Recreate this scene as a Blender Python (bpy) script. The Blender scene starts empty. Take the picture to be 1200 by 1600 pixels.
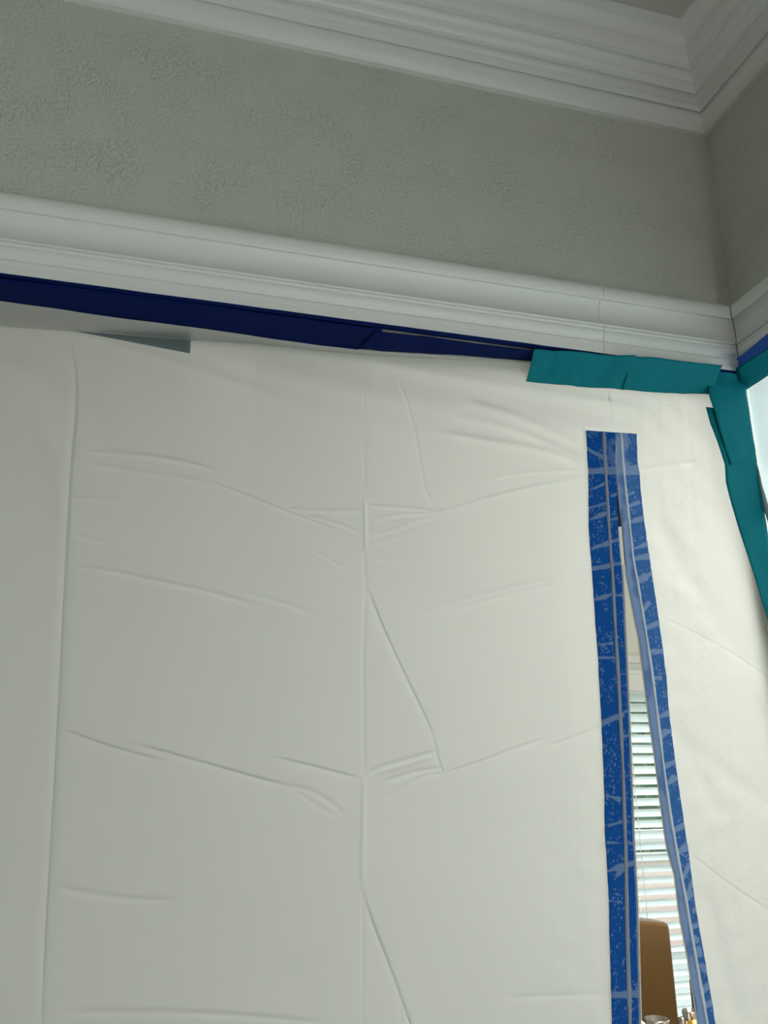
import bpy, bmesh, math, random
import numpy as np

# ------------------------------------------------------------------ camera
SC = bpy.context.scene
COL = SC.collection
F = 1313.0
CAM = np.array([0.0, -1.12, 1.5])
RM = np.array([[0.96371649, -0.26673086, -0.01025591],
               [0.07101395, 0.29323673, -0.95339878],
               [0.25730829, 0.91807781, 0.30153868]])
cd = bpy.data.cameras.new('camera')
cam = bpy.data.objects.new('camera', cd)
COL.objects.link(cam)
from mathutils import Matrix, Vector
m = Matrix.Identity(4)
for r in range(3):
    m[r][0] = RM[0][r]; m[r][1] = -RM[1][r]; m[r][2] = -RM[2][r]; m[r][3] = CAM[r]
cam.matrix_world = m
cd.sensor_fit = 'VERTICAL'; cd.sensor_height = 36.0; cd.lens = 36.0 * F / 1600.0
cd.clip_start = 0.02; cd.clip_end = 200
SC.camera = cam

# ------------------------------------------------------------------ world, lamps, exposure
SC.view_settings.view_transform = 'Standard'
SC.view_settings.look = 'None'
SC.view_settings.gamma = 1.0
SC.view_settings.use_curve_mapping = False
SC.view_settings.exposure = 0.0
SC.cycles.max_bounces = 8
SC.cycles.diffuse_bounces = 5
SC.cycles.sample_clamp_indirect = 6.0
SC.cycles.caustics_reflective = False
SC.cycles.caustics_refractive = False
w = bpy.data.worlds.new('world'); SC.world = w; w.use_nodes = True
bg = w.node_tree.nodes['Background']
bg.inputs[0].default_value = (0.86, 0.94, 1.0, 1); bg.inputs[1].default_value = 6.0


def area(name, loc, target, sx, sy, power, col, spread=180):
    l = bpy.data.lights.new(name, 'AREA'); l.shape = 'RECTANGLE'
    l.size = sx; l.size_y = sy; l.energy = power; l.color = col
    l.spread = math.radians(spread)
    o = bpy.data.objects.new(name, l); COL.objects.link(o)
    o.location = loc
    o.rotation_euler = (Vector(target) - Vector(loc)).to_track_quat('-Z', 'Z').to_euler()
    return o


DAY = (0.90, 0.97, 1.0)
WARM = (1.0, 0.97, 0.90)
# windows of the neighbouring rooms (right of wall B / beyond the far room)
area('window_light_side', (3.3, -0.9, 1.35), (1.0, -0.8, 1.35), 2.2, 1.8, 150, DAY)
area('window_light_far', (3.9, 1.5, 1.6), (1.0, 1.2, 1.6), 1.2, 1.5, 19, DAY)
area('sheet_back_fill', (1.50, 0.74, 2.30), (1.25, 0.55, 0.4), 0.45, 0.45, 26, WARM)  # added fill without a fixture, brightens the sheet's right side from behind
# added unseen fill at the right wall behind the camera, rakes wall A
area('fill_light_room', (0.93, -2.4, 1.0), (-1.0, -1.9, 1.35), 1.7, 1.5, 33, (0.95, 0.98, 0.955))
# weak unseen fill added at the back wall for ambient light
area('fill_light_back', (-1.0, -4.3, 1.2), (-0.6, 0, 1.3), 1.4, 1.5, 6, (0.95, 0.98, 0.96))


# ------------------------------------------------------------------ helpers
def ray(px, py):
    return RM.T @ np.array([px - 600.0, py - 800.0, F])


def onY(px, py, Y):
    r = ray(px, py); return CAM + r * (Y - CAM[1]) / r[1]


def onX(px, py, X):
    r = ray(px, py); return CAM + r * (X - CAM[0]) / r[0]


def onZ(px, py, Z):
    r = ray(px, py); return CAM + r * (Z - CAM[2]) / r[2]


def mesh_obj(name, verts, faces, mat=None, parent=None, smooth=False):
    me = bpy.data.meshes.new(name)
    me.from_pydata([tuple(v) for v in verts], [], faces)
    me.validate(); me.update()
    if smooth:
        me.polygons.foreach_set('use_smooth', [True] * len(me.polygons))
    o = bpy.data.objects.new(name, me); COL.objects.link(o)
    if mat: me.materials.append(mat)
    if parent: o.parent = parent
    return o


def grid_obj(name, P, mat, parent=None, thick=None, smooth=True, attr=None):
    """P[n,m,3] -> mesh sheet; thick = vector -> closed slab of that thickness."""
    n, k = P.shape[:2]
    V = P.reshape(-1, 3)
    i = np.arange(n * k).reshape(n, k)
    a = np.stack([i[:-1, :-1], i[:-1, 1:], i[1:, 1:], i[1:, :-1]], -1).reshape(-1, 4)
    if thick is not None:
        t = np.array(thick, float)
        V = np.vstack([V, V + t]); b = a[:, ::-1] + n * k
        N = n * k
        ring = np.concatenate([i[0, :], i[1:, -1], i[-1, -2::-1], i[-2:0:-1, 0]])
        nx = np.roll(ring, -1)
        s = np.stack([ring, ring + N, nx + N, nx], -1)
        a = np.vstack([a, b, s])
    me = bpy.data.meshes.new(name)
    me.vertices.add(len(V)); me.vertices.foreach_set('co', V.astype(np.float32).ravel())
    me.loops.add(a.size); me.loops.foreach_set('vertex_index', a.astype(np.int32).ravel())
    me.polygons.add(len(a))
    me.polygons.foreach_set('loop_start', (np.arange(len(a)) * 4).astype(np.int32))
    me.polygons.foreach_set('loop_total', np.full(len(a), 4, np.int32))
    me.update(calc_edges=True)
    if smooth:
        me.polygons.foreach_set('use_smooth', np.ones(len(a), bool))
    for an, av in (attr or {}).items():
        at = me.attributes.new(an, 'FLOAT', 'POINT')
        av = av.ravel()
        if thick is not None: av = np.concatenate([av, av])
        at.data.foreach_set('value', av.astype(np.float32))
    o = bpy.data.objects.new(name, me); COL.objects.link(o)
    if mat: me.materials.append(mat)
    if parent: o.parent = parent
    return o


def box(name, x0, x1, y0, y1, z0, z1, mat, parent=None, bevel=0.0):
    bm = bmesh.new(); bmesh.ops.create_cube(bm, size=1)
    for v in bm.verts:
        v.co = Vector(((x0 + x1) / 2 + v.co.x * (x1 - x0), (y0 + y1) / 2 + v.co.y * (y1 - y0), (z0 + z1) / 2 + v.co.z * (z1 - z0)))
    if bevel:
        bmesh.ops.bevel(bm, geom=bm.edges[:], offset=bevel, segments=2, affect='EDGES', profile=0.6)
    me = bpy.data.meshes.new(name); bm.to_mesh(me); bm.free()
    o = bpy.data.objects.new(name, me); COL.objects.link(o); me.materials.append(mat)
    if parent: o.parent = parent
    return o


def lathe(name, prof, loc, mat, parent=None, seg=28):
    V = []; Fc = []
    n = len(prof)
    for j in range(seg):
        a = 2 * math.pi * j / seg
        for r, z in prof:
            V.append((loc[0] + r * math.cos(a), loc[1] + r * math.sin(a), loc[2] + z))
    for j in range(seg):
        for i in range(n - 1):
            a, b = j * n + i, ((j + 1) % seg) * n + i
            Fc.append((a, b, b + 1, a + 1))
    return mesh_obj(name, V, Fc, mat, parent, True)


def empty(name, loc):
    o = bpy.data.objects.new(name, None); COL.objects.link(o); o.location = loc
    o.empty_display_size = 0.05
    return o


def keep(o):
    """after parenting world-space meshes to an empty: cancel the empty's offset"""
    o.matrix_parent_inverse = Matrix.Translation(-o.parent.location)
    return o


def tag(o, label=None, cat=None, group=None, kind=None):
    if label: o['label'] = label
    if cat: o['category'] = cat
    if group: o['group'] = group
    if kind: o['kind'] = kind
    return o


def resample(pts, n):
    pts = np.array(pts, float)
    d = np.r_[0, np.cumsum(np.linalg.norm(np.diff(pts, axis=0), axis=1))]
    t = np.linspace(0, d[-1], n)
    return np.stack([np.interp(t, d, pts[:, k]) for k in range(pts.shape[1])], -1)


def snoise(P, scale, seed=0, octs=2):
    """cheap smooth value noise on [...,3] -> about -1..1"""
    out = np.zeros(P.shape[:-1]); amp = 1.0
    rng = np.random.RandomState(seed)
    for o in range(octs):
        for k in range(5):
            d = rng.normal(size=3); d /= np.linalg.norm(d)
            ph = rng.uniform(0, 6.28)
            out += amp * np.sin((P @ d) * scale * (2 ** o) * rng.uniform(0.7, 1.3) + ph) / 5 * 1.6
        amp *= 0.5
    return out


# ------------------------------------------------------------------ materials
def mat(name, col, rough=0.6, spec=0.5, bump=None, metal=0.0, coat=0.0):
    mt = bpy.data.materials.new(name); mt.use_nodes = True
    nt = mt.node_tree; b = nt.nodes['Principled BSDF']
    b.inputs['Base Color'].default_value = (*col, 1)
    b.inputs['Roughness'].default_value = rough
    b.inputs['Specular IOR Level'].default_value = spec
    b.inputs['Metallic'].default_value = metal
    b.inputs['Coat Weight'].default_value = coat
    if bump:
        tc = nt.nodes.new('ShaderNodeTexCoord')
        prev = None
        for sc, st, dist in bump:
            n = nt.nodes.new('ShaderNodeTexNoise'); n.inputs['Scale'].default_value = sc
            n.inputs['Detail'].default_value = 3
            nt.links.new(tc.outputs['Object'], n.inputs['Vector'])
            bn = nt.nodes.new('ShaderNodeBump'); bn.inputs['Strength'].default_value = st
            bn.inputs['Distance'].default_value = dist
            nt.links.new(n.outputs['Fac'], bn.inputs['Height'])
            if prev: nt.links.new(prev.outputs[0], bn.inputs['Normal'])
            prev = bn
        nt.links.new(prev.outputs[0], b.inputs['Normal'])
    return mt


def wall_paint():
    mt = mat('wall_paint', (0.64, 0.65, 0.59), 0.62, 0.35)
    nt = mt.node_tree; b = nt.nodes['Principled BSDF']
    tc = nt.nodes.new('ShaderNodeTexCoord')
    n1 = nt.nodes.new('ShaderNodeTexNoise'); n1.inputs['Scale'].default_value = 190; n1.inputs['Detail'].default_value = 2
    n2 = nt.nodes.new('ShaderNodeTexNoise'); n2.inputs['Scale'].default_value = 14; n2.inputs['Detail'].default_value = 2
    r1 = nt.nodes.new('ShaderNodeMapRange'); r1.inputs['From Min'].default_value = 0.48; r1.inputs['From Max'].default_value = 0.68
    r2 = nt.nodes.new('ShaderNodeMapRange'); r2.inputs['From Min'].default_value = 0.38; r2.inputs['From Max'].default_value = 0.66
    r2.inputs['To Min'].default_value = 0.25
    mul = nt.nodes.new('ShaderNodeMath'); mul.operation = 'MULTIPLY'
    bn = nt.nodes.new('ShaderNodeBump'); bn.inputs['Strength'].default_value = 0.7; bn.inputs['Distance'].default_value = 0.0024
    for n in (n1, n2): nt.links.new(tc.outputs['Object'], n.inputs['Vector'])
    nt.links.new(n1.outputs['Fac'], r1.inputs['Value']); nt.links.new(n2.outputs['Fac'], r2.inputs['Value'])
    nt.links.new(r1.outputs[0], mul.inputs[0]); nt.links.new(r2.outputs[0], mul.inputs[1])
    nt.links.new(mul.outputs[0], bn.inputs['Height']); nt.links.new(bn.outputs[0], b.inputs['Normal'])
    return mt


def sheet_mat(name, col=(0.86, 0.885, 0.85), trans=0.55, rough=0.38, gl=0.5):
    """thin milky polyethylene: reflects and passes light"""
    mt = bpy.data.materials.new(name); mt.use_nodes = True
    nt = mt.node_tree; nt.nodes.clear()
    out = nt.nodes.new('ShaderNodeOutputMaterial')
    df = nt.nodes.new('ShaderNodeBsdfDiffuse'); tr = nt.nodes.new('ShaderNodeBsdfTranslucent')
    gs = nt.nodes.new('ShaderNodeBsdfGlossy'); gs.inputs['Roughness'].default_value = rough
    df.inputs['Color'].default_value = (*col, 1); tr.inputs['Color'].default_value = (*col, 1)
    m1 = nt.nodes.new('ShaderNodeMixShader'); m1.inputs[0].default_value = trans
    m2 = nt.nodes.new('ShaderNodeMixShader')
    fr = nt.nodes.new('ShaderNodeFresnel'); fr.inputs['IOR'].default_value = 1.45
    mu = nt.nodes.new('ShaderNodeMath'); mu.operation = 'MULTIPLY'; mu.inputs[1].default_value = gl
    tc = nt.nodes.new('ShaderNodeTexCoord')
    n1 = nt.nodes.new('ShaderNodeTexNoise'); n1.inputs['Scale'].default_value = 95; n1.inputs['Detail'].default_value = 4
    b1 = nt.nodes.new('ShaderNodeBump'); b1.inputs['Strength'].default_value = 0.22; b1.inputs['Distance'].default_value = 0.0012
    nt.links.new(tc.outputs['Object'], n1.inputs['Vector']); nt.links.new(n1.outputs['Fac'], b1.inputs['Height'])
    for s in (df, gs): nt.links.new(b1.outputs[0], s.inputs['Normal'])
    nt.links.new(df.outputs[0], m1.inputs[1]); nt.links.new(tr.outputs[0], m1.inputs[2])
    nt.links.new(fr.outputs[0], mu.inputs[0]); nt.links.new(mu.outputs[0], m2.inputs[0])
    nt.links.new(m1.outputs[0], m2.inputs[1]); nt.links.new(gs.outputs[0], m2.inputs[2])
    nt.links.new(m2.outputs[0], out.inputs[0])
    return mt


def zip_mat(name, deep, pale, bubble=0.5):
    """blue adhesive film: deep where it sticks, pale where air is caught (attribute 'pale' + small bubbles)"""
    mt = bpy.data.materials.new(name); mt.use_nodes = True
    nt = mt.node_tree; b = nt.nodes['Principled BSDF']
    b.inputs['Roughness'].default_value = 0.5; b.inputs['Specular IOR Level'].default_value = 0.08
    tc = nt.nodes.new('ShaderNodeTexCoord')
    at = nt.nodes.new('ShaderNodeAttribute'); at.attribute_name = 'pale'
    v = nt.nodes.new('ShaderNodeTexVoronoi'); v.inputs['Scale'].default_value = 250
    v.inputs['Randomness'].default_value = 1.0
    mp = nt.nodes.new('ShaderNodeMapping'); mp.inputs['Scale'].default_value = (1.0, 1, 0.75)
    n = nt.nodes.new('ShaderNodeTexNoise'); n.inputs['Scale'].default_value = 75; n.inputs['Detail'].default_value = 3
    r1 = nt.nodes.new('ShaderNodeMapRange'); r1.inputs['From Min'].default_value = 0.46; r1.inputs['From Max'].default_value = 0.22
    r2 = nt.nodes.new('ShaderNodeMapRange'); r2.inputs['From Min'].default_value = 0.44; r2.inputs['From Max'].default_value = 0.58
    mul = nt.nodes.new('ShaderNodeMath'); mul.operation = 'MULTIPLY'
    mu2 = nt.nodes.new('ShaderNodeMath'); mu2.operation = 'MULTIPLY'; mu2.inputs[1].default_value = bubble
    mx = nt.nodes.new('ShaderNodeMath'); mx.operation = 'MAXIMUM'; mx.use_clamp = True
    mix = nt.nodes.new('ShaderNodeMix'); mix.data_type = 'RGBA'
    nt.links.new(tc.outputs['Object'], mp.inputs[0]); nt.links.new(mp.outputs[0], v.inputs['Vector'])
    nt.links.new(tc.outputs['Object'], n.inputs['Vector'])
    nt.links.new(v.outputs['Distance'], r1.inputs['Value']); nt.links.new(n.outputs['Fac'], r2.inputs['Value'])
    nt.links.new(r1.outputs[0], mul.inputs[0]); nt.links.new(r2.outputs[0], mul.inputs[1])
    nt.links.new(mul.outputs[0], mu2.inputs[0])
    nt.links.new(mu2.outputs[0], mx.inputs[0]); nt.links.new(at.outputs['Fac'], mx.inputs[1])
    mix.inputs['A'].default_value = (*deep, 1); mix.inputs['B'].default_value = (*pale, 1)
    nt.links.new(mx.outputs[0], mix.inputs['Factor']); nt.links.new(mix.outputs['Result'], b.inputs['Base Color'])
    return mt


def brick_like(name, a, bcol, scale):
    mt = mat(name, a, 0.9)
    nt = mt.node_tree; b = nt.nodes['Principled BSDF']
    n = nt.nodes.new('ShaderNodeTexNoise'); n.inputs['Scale'].default_value = scale
    tc = nt.nodes.new('ShaderNodeTexCoord'); nt.links.new(tc.outputs['Object'], n.inputs['Vector'])
    mix = nt.nodes.new('ShaderNodeMix'); mix.data_type = 'RGBA'
    mix.inputs['A'].default_value = (*a, 1); mix.inputs['B'].default_value = (*bcol, 1)
    nt.links.new(n.outputs['Fac'], mix.inputs['Factor']); nt.links.new(mix.outputs['Result'], b.inputs['Base Color'])
    return mt


M_WALL = wall_paint()
M_CEIL = mat('ceiling_paint', (0.62, 0.62, 0.58), 0.7, 0.3, [(60, 0.2, 0.001)])
M_TRIM = mat('trim_gloss_paint', (0.87, 0.88, 0.86), 0.34, 0.5, [(35, 0.25, 0.0012), (320, 0.10, 0.0003)])
M_FAR = mat('far_room_paint', (0.84, 0.83, 0.76), 0.7, 0.3)
M_WHITE = mat('white_woodwork', (0.86, 0.86, 0.82), 0.4, 0.5)
M_FLOOR = brick_like('oak_floor', (0.13, 0.10, 0.08), (0.19, 0.155, 0.12), 9)
M_SHEET = sheet_mat('milky_plastic_film')
M_SHEETB = sheet_mat('milky_plastic_film_side', (0.80, 0.86, 0.88), 0.52)
M_TAPE_SHADED = mat('blue_tape_shaded', (0.0012, 0.012, 0.10), 0.7, 0.08, [(60, 0.4, 0.0012)])  # blue tape with the unlit soffit's shade put into its colour
M_TAPE_LIT = mat('blue_tape_lit', (0.025, 0.14, 0.70), 0.45, 0.3, [(60, 0.4, 0.0012)])  # lit copy of the blue tape, for the side casing
M_TEAL = mat('teal_tape', (0.004, 0.230, 0.290), 0.6, 0.12, [(28, 0.5, 0.003), (120, 0.2, 0.0008)])
M_GREYTAPE = mat('grey_tape', (0.165, 0.215, 0.225), 0.5, 0.3, [(120, 0.3, 0.001)])
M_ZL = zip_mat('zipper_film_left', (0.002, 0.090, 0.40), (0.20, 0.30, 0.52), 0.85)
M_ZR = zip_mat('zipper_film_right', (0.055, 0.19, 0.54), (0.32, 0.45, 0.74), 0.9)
M_RIBL = mat('zipper_rib_grey', (0.27, 0.29, 0.36), 0.5)
M_RIBR = mat('zipper_rib_pale', (0.68, 0.74, 0.86), 0.4)
M_BORDER = mat('zipper_border_cloth', (0.36, 0.37, 0.42), 0.6)
M_TEETH = mat('zipper_teeth_white', (0.75, 0.75, 0.75), 0.4)
M_SLIT = mat('slit_darkness', (0.004, 0.016, 0.055), 0.6)
M_LEATHER = mat('tan_leather', (0.125, 0.068, 0.018), 0.33, 0.5, [(9, 0.25, 0.004), (160, 0.15, 0.0008)])
M_WOOD = brick_like('dark_table_wood', (0.10, 0.055, 0.03), (0.16, 0.09, 0.05), 20)
M_SILVER = mat('polished_silver', (0.75, 0.72, 0.68), 0.12, 0.5, None, 1.0)
M_BRASS = mat('brass', (0.65, 0.36, 0.08), 0.25, 0.5, None, 1.0)
M_CHINA = mat('white_china', (0.85, 0.85, 0.86), 0.15)
M_GREEN = brick_like('hedge_leaf', (0.012, 0.035, 0.012), (0.05, 0.10, 0.04), 4)
M_PINK = brick_like('pale_brick', (0.30, 0.22, 0.18), (0.33, 0.25, 0.21), 3)
M_LAWN = brick_like('patio_stone', (0.17, 0.18, 0.17), (0.19, 0.20, 0.18), 1)

# ------------------------------------------------------------------ room shell
XB = 0.972          # inside face of wall B
ZH = 2.166          # soffit of the openings
ZC = 2.806          # ceiling
T = 0.14            # wall thickness
S = lambda o: tag(o, kind='structure')
S(box('wall_front', -2.6, XB, 0, T, ZH, ZC + 0.05, M_WALL))
S(box('wall_front_side', -2.6, -0.95, 0, T, 0, ZH, M_WALL))
S(box('wall_right', XB, XB + T, -1.32, T, ZH, ZC + 0.05, M_WALL))
S(box('wall_right_side', XB, XB + T, -4.4, -1.32, 0, ZC + 0.05, M_WALL))
S(box('wall_corner', 0.962, 1.0, 0.0, 0.045, 0, ZH, M_WALL))
S(box('wall_left', -2.7, -2.6, -4.4, T, 0, ZC + 0.05, M_WALL))
S(box('wall_back', -2.7, XB + T, -4.5, -4.4, 0, ZC + 0.05, M_WALL))
S(box('ceiling', -2.7, XB, -4.5, 0, ZC, ZC + 0.1, M_CEIL))
S(box('floor', -2.7, 4.2, -4.5, 2.45, -0.08, 0, M_FLOOR))
# far room (L-shaped, round the corner of both openings)
WX0, WX1, WZ0, WZ1 = 1.62, 2.72, 0.32, 1.90
FY = 2.42
S(box('wall_far', -2.6, WX0, FY, FY + 0.12, 0, 2.7, M_FAR))
S(box('wall_far_side', WX1, 4.1, FY, FY + 0.12, 0, 2.7, M_FAR))
S(box('wall_far_top', WX0, WX1, FY, FY + 0.12, WZ1, 2.7, M_FAR))
S(box('wall_far_bottom', WX0, WX1, FY, FY + 0.12, 0, WZ0, M_FAR))
S(box('wall_far_left', -2.7, -2.6, T, FY, 0, 2.7, M_FAR))
S(box('wall_far_right', 4.1, 4.2, -2.6, FY + 0.12, 0, 2.7, M_FAR))
S(box('wall_side_back', XB + T, 4.2, -2.6, -2.5, 0, 2.7, M_FAR))
S(box('wall_light_block', XB + T, 4.1, 0.06, 0.14, 0, 2.7, M_FAR))  # unseen wall added to keep the side light out of the far room
S(box('ceiling_far', -2.7, 4.2, T, FY + 0.12, 2.7, 2.8, M_FAR))
S(box('ceiling_side', XB + T, 4.2, -2.6, T, 2.7, 2.8, M_FAR))


# ------------------------------------------------------------------ mouldings
def extr(name, prof, x0, x1, axis, mitre0, mitre1, material, parent):
    """prof: (p out of the wall, z). axis 'A': along x on wall y=0; 'B': along -y on wall x=XB.
    mitreN: cut that end at 45 degrees towards the inside corner."""
    V = []
    for t, mi in ((x0, mitre0), (x1, mitre1)):
        for p, z in prof:
            s = t - p * mi
            if axis == 'A': V.append((s, -p, z))
            else: V.append((XB - p, s, z))
    n = len(prof)
    Fc = [(i, i + 1, n + i + 1, n + i) for i in range(n - 1)] + [(n - 1, 0, n, 2 * n - 1)]
    Fc += [tuple(range(n))[::-1], tuple(range(n, 2 * n))]
    o = mesh_obj(name, V, Fc, material, parent)
    bm = bmesh.new(); bm.from_mesh(o.data); bmesh.ops.recalc_face_normals(bm, faces=bm.faces[:]); bm.to_mesh(o.data); bm.free()
    return o


def smooth_prof(pts, closed_back=True):
    return pts


def zz(z0, p):      # height at projection p whose sight line crosses the wall at z0
    return 1.5 + (1.12 - p) * (z0 - 1.5) / 1.12


def arc(a, b, bulge, n=5):
    """curved run from a to b (p,z), bulge>0 bows outward (away from wall)"""
    out = []
    dx, dz = b[0] - a[0], b[1] - a[1]
    L = math.hypot(dx, dz); nx, nz = (dz / L, -dx / L)
    if nx < 0: nx, nz = -nx, -nz
    for i in range(1, n + 1):
        t = i / n; h = bulge * 4 * t * (1 - t)
        out.append((a[0] + dx * t + nx * h, a[1] + dz * t + nz * h))
    return out


def q(z0, p): return (p, zz(z0, p))


cas = [(0.0, ZH), (0.016, ZH), q(2.180, 0.017), q(2.1845, 0.0168), q(2.185, 0.0178), q(2.190, 0.0176), q(2.1905, 0.0186), q(2.1975, 0.0190), q(2.1995, 0.0155)]
cas += arc(cas[-1], q(2.2045, 0.0175), 0.0, 1)
cas += arc(cas[-1], q(2.219, 0.0225), 0.0012, 5)
cas += [q(2.2215, 0.0210)]
cas += arc(cas[-1], q(2.2265, 0.0235), 0.0008, 4)
cas += [q(2.2275, 0.0222)]
cas += arc(cas[-1], q(2.2325, 0.0275), 0.0010, 4)
cas += [q(2.2337, 0.0215)]
cas += arc(cas[-1], q(2.2790, 0.0190), -0.0105, 10)
cas += [q(2.2815, 0.0285)]
cas += arc(cas[-1], q(2.308, 0.0230), 0.0072, 9)
cas += [(0.0, cas[-1][1])]

cr = [(0.0, q(2.690, 0.010)[1]), q(2.690, 0.010)]
cr += arc(cr[-1], q(2.740, 0.026), 0.004, 6)
cr += [q(2.7415, 0.033), q(2.7535, 0.034), q(2.764, 0.042)]
cr += arc(cr[-1], q(2.783, 0.056), -0.002, 4)
cr += [q(2.7845, 0.060), q(2.795, 0.061)]
cr += arc(cr[-1], q(2.812, 0.070), -0.001, 3)
cr += arc(cr[-1], q(2.842, 0.082), -0.003, 5)
cr += [q(2.8435, 0.086), q(2.858, 0.087)]
cr += arc(cr[-1], q(2.900, 0.094), 0.003, 5)
cr += arc(cr[-1], q(2.945, 0.112), -0.004, 6)
cr += [(cr[-1][0] + 0.002, ZC - 0.006), (0.127, ZC - 0.006), (0.128, ZC - 0.0005), (0.0, ZC - 0.0005)]

t1 = empty('trim_1', (0, 0, ZH)); tag(t1, kind='structure')
XCR = onY(928, 470, 0.0)[0]
for nm, a, b, m0, m1 in (('casing_board', -1.06, XCR - 0.0004, 0, 0), ('casing_board', XCR + 0.0004, XB - 0.0006, 0, 1)):
    keep(extr(nm, cas, a, b, 'A', m0, m1, M_TRIM, t1))
t2 = empty('trim_2', (XB, 0, ZH)); tag(t2, kind='structure')
keep(extr('casing_board', cas, -0.0012, -1.42, 'B', 1, 0, M_TRIM, t2))
t3 = empty('trim_3', (0, 0, 2.68)); tag(t3, kind='structure')
keep(extr('crown_board', cr, -2.6, XB, 'A', 0, 1, M_TRIM, t3))
t4 = empty('trim_4', (XB, 0, 2.68)); tag(t4, kind='structure')
keep(extr('crown_board', cr, 0.0, -4.4, 'B', 1, 0, M_TRIM, t4))

# ------------------------------------------------------------------ plastic sheet over the front opening
TX = [-0.95, -0.256, -0.162, -0.067, 0.03, 0.129, 0.232, 0.317, 0.443, 0.575, 0.75, 0.93, 0.96]
TY = [0.135, 0.133, 0.121, 0.112, 0.104, 0.089, 0.086, 0.080, 0.062, 0.040, 0.022, 0.012, 0.010]   # depth of the turn-down
NY = [0.05, 0.052, 0.054, 0.057, 0.058, 0.0635, 0.065, 0.062, 0.049, 0.034, 0.018, 0.008, 0.006]   # depth of the front edge on the soffit


def depth(x, z):
    d = np.interp(x, TX, TY)
    low = np.interp(x, [-0.95, 0.2, 0.62, 0.78, 0.96], [0.10, 0.075, 0.060, 0.045, 0.010])
    wgt = np.exp(-np.clip(2.163 - z, 0, 9) / 0.35)
    return d * wgt + low * (1 - wgt)


def sheet_y(X, Z):
    X, Z = np.broadcast_arrays(np.asarray(X, float), np.asarray(Z, float))
    P = np.stack([X, np.zeros_like(X), Z], -1)
    soft = snoise(P, 9, 3) * 0.0022 + snoise(P, 34, 5) * 0.00045
    return depth(X, Z) + soft * np.clip((2.15 - Z) / 0.1, 0.15, 1)


def on_sheet(px, py):
    y = 0.05
    for _ in range(12):
        p = onY(px, py, y); y = float(sheet_y(p[0], p[2]))
    return p


def sheet_line(pts):
    a = np.array([on_sheet(*p) for p in pts])
    i = np.argsort(a[:, 2]); return a[i, 2], a[i, 0]


L_OUT = [(915, 674), (918, 740), (919, 830), (924.5, 900), (934, 1040), (942, 1200), (944, 1300), (950, 1400), (955, 1600)]
L_RIB = [(942, 674), (945, 735), (949, 800), (952, 850), (956, 900), (965, 1060), (972, 1200), (976, 1320), (978, 1420), (983, 1600)]
L_IN = [(961, 674), (961.5, 744), (962.5, 780), (964.5, 817), (967.5, 860), (971, 900), (977, 1040), (983.5, 1200), (988, 1320), (993, 1420), (997, 1600)]
R_IN = [(961.2, 674), (962, 744), (966.5, 780), (970.5, 817), (973.5, 850), (978, 900), (988, 950), (997, 994), (1008, 1078), (1014, 1125), (1025, 1200), (1037, 1293), (1043, 1330), (1054, 1367), (1060, 1420), (1075, 1500), (1090, 1600)]
R_RIB = [(969, 674), (972, 723), (977, 773), (982, 817), (988, 875), (994, 905), (1005, 971), (1016, 1042), (1025, 1112), (1035.5, 1200), (1047, 1280), (1057, 1337), (1072, 1417), (1083, 1483), (1103, 1598)]
R_OUT = [(993.5, 678), (995, 723), (998, 740), (1000, 770), (1005, 812), (1012, 862), (1018, 900), (1029, 975), (1040, 1059), (1044, 1116), (1055, 1200), (1067, 1283), (1075, 1338), (1085, 1415), (1102, 1512), (1116, 1598)]
E = {k: sheet_line(v) for k, v in dict(lo=L_OUT, lr=L_RIB, li=L_IN, ri=R_IN, rr=R_RIB, ro=R_OUT).items()}
ZT = on_sheet(962, 744)[2]       # top of the slit
ZTOP = on_sheet(940, 675)[2]     # top of the zipper


def ex(k, z): return np.interp(z, *E[k])


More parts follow.
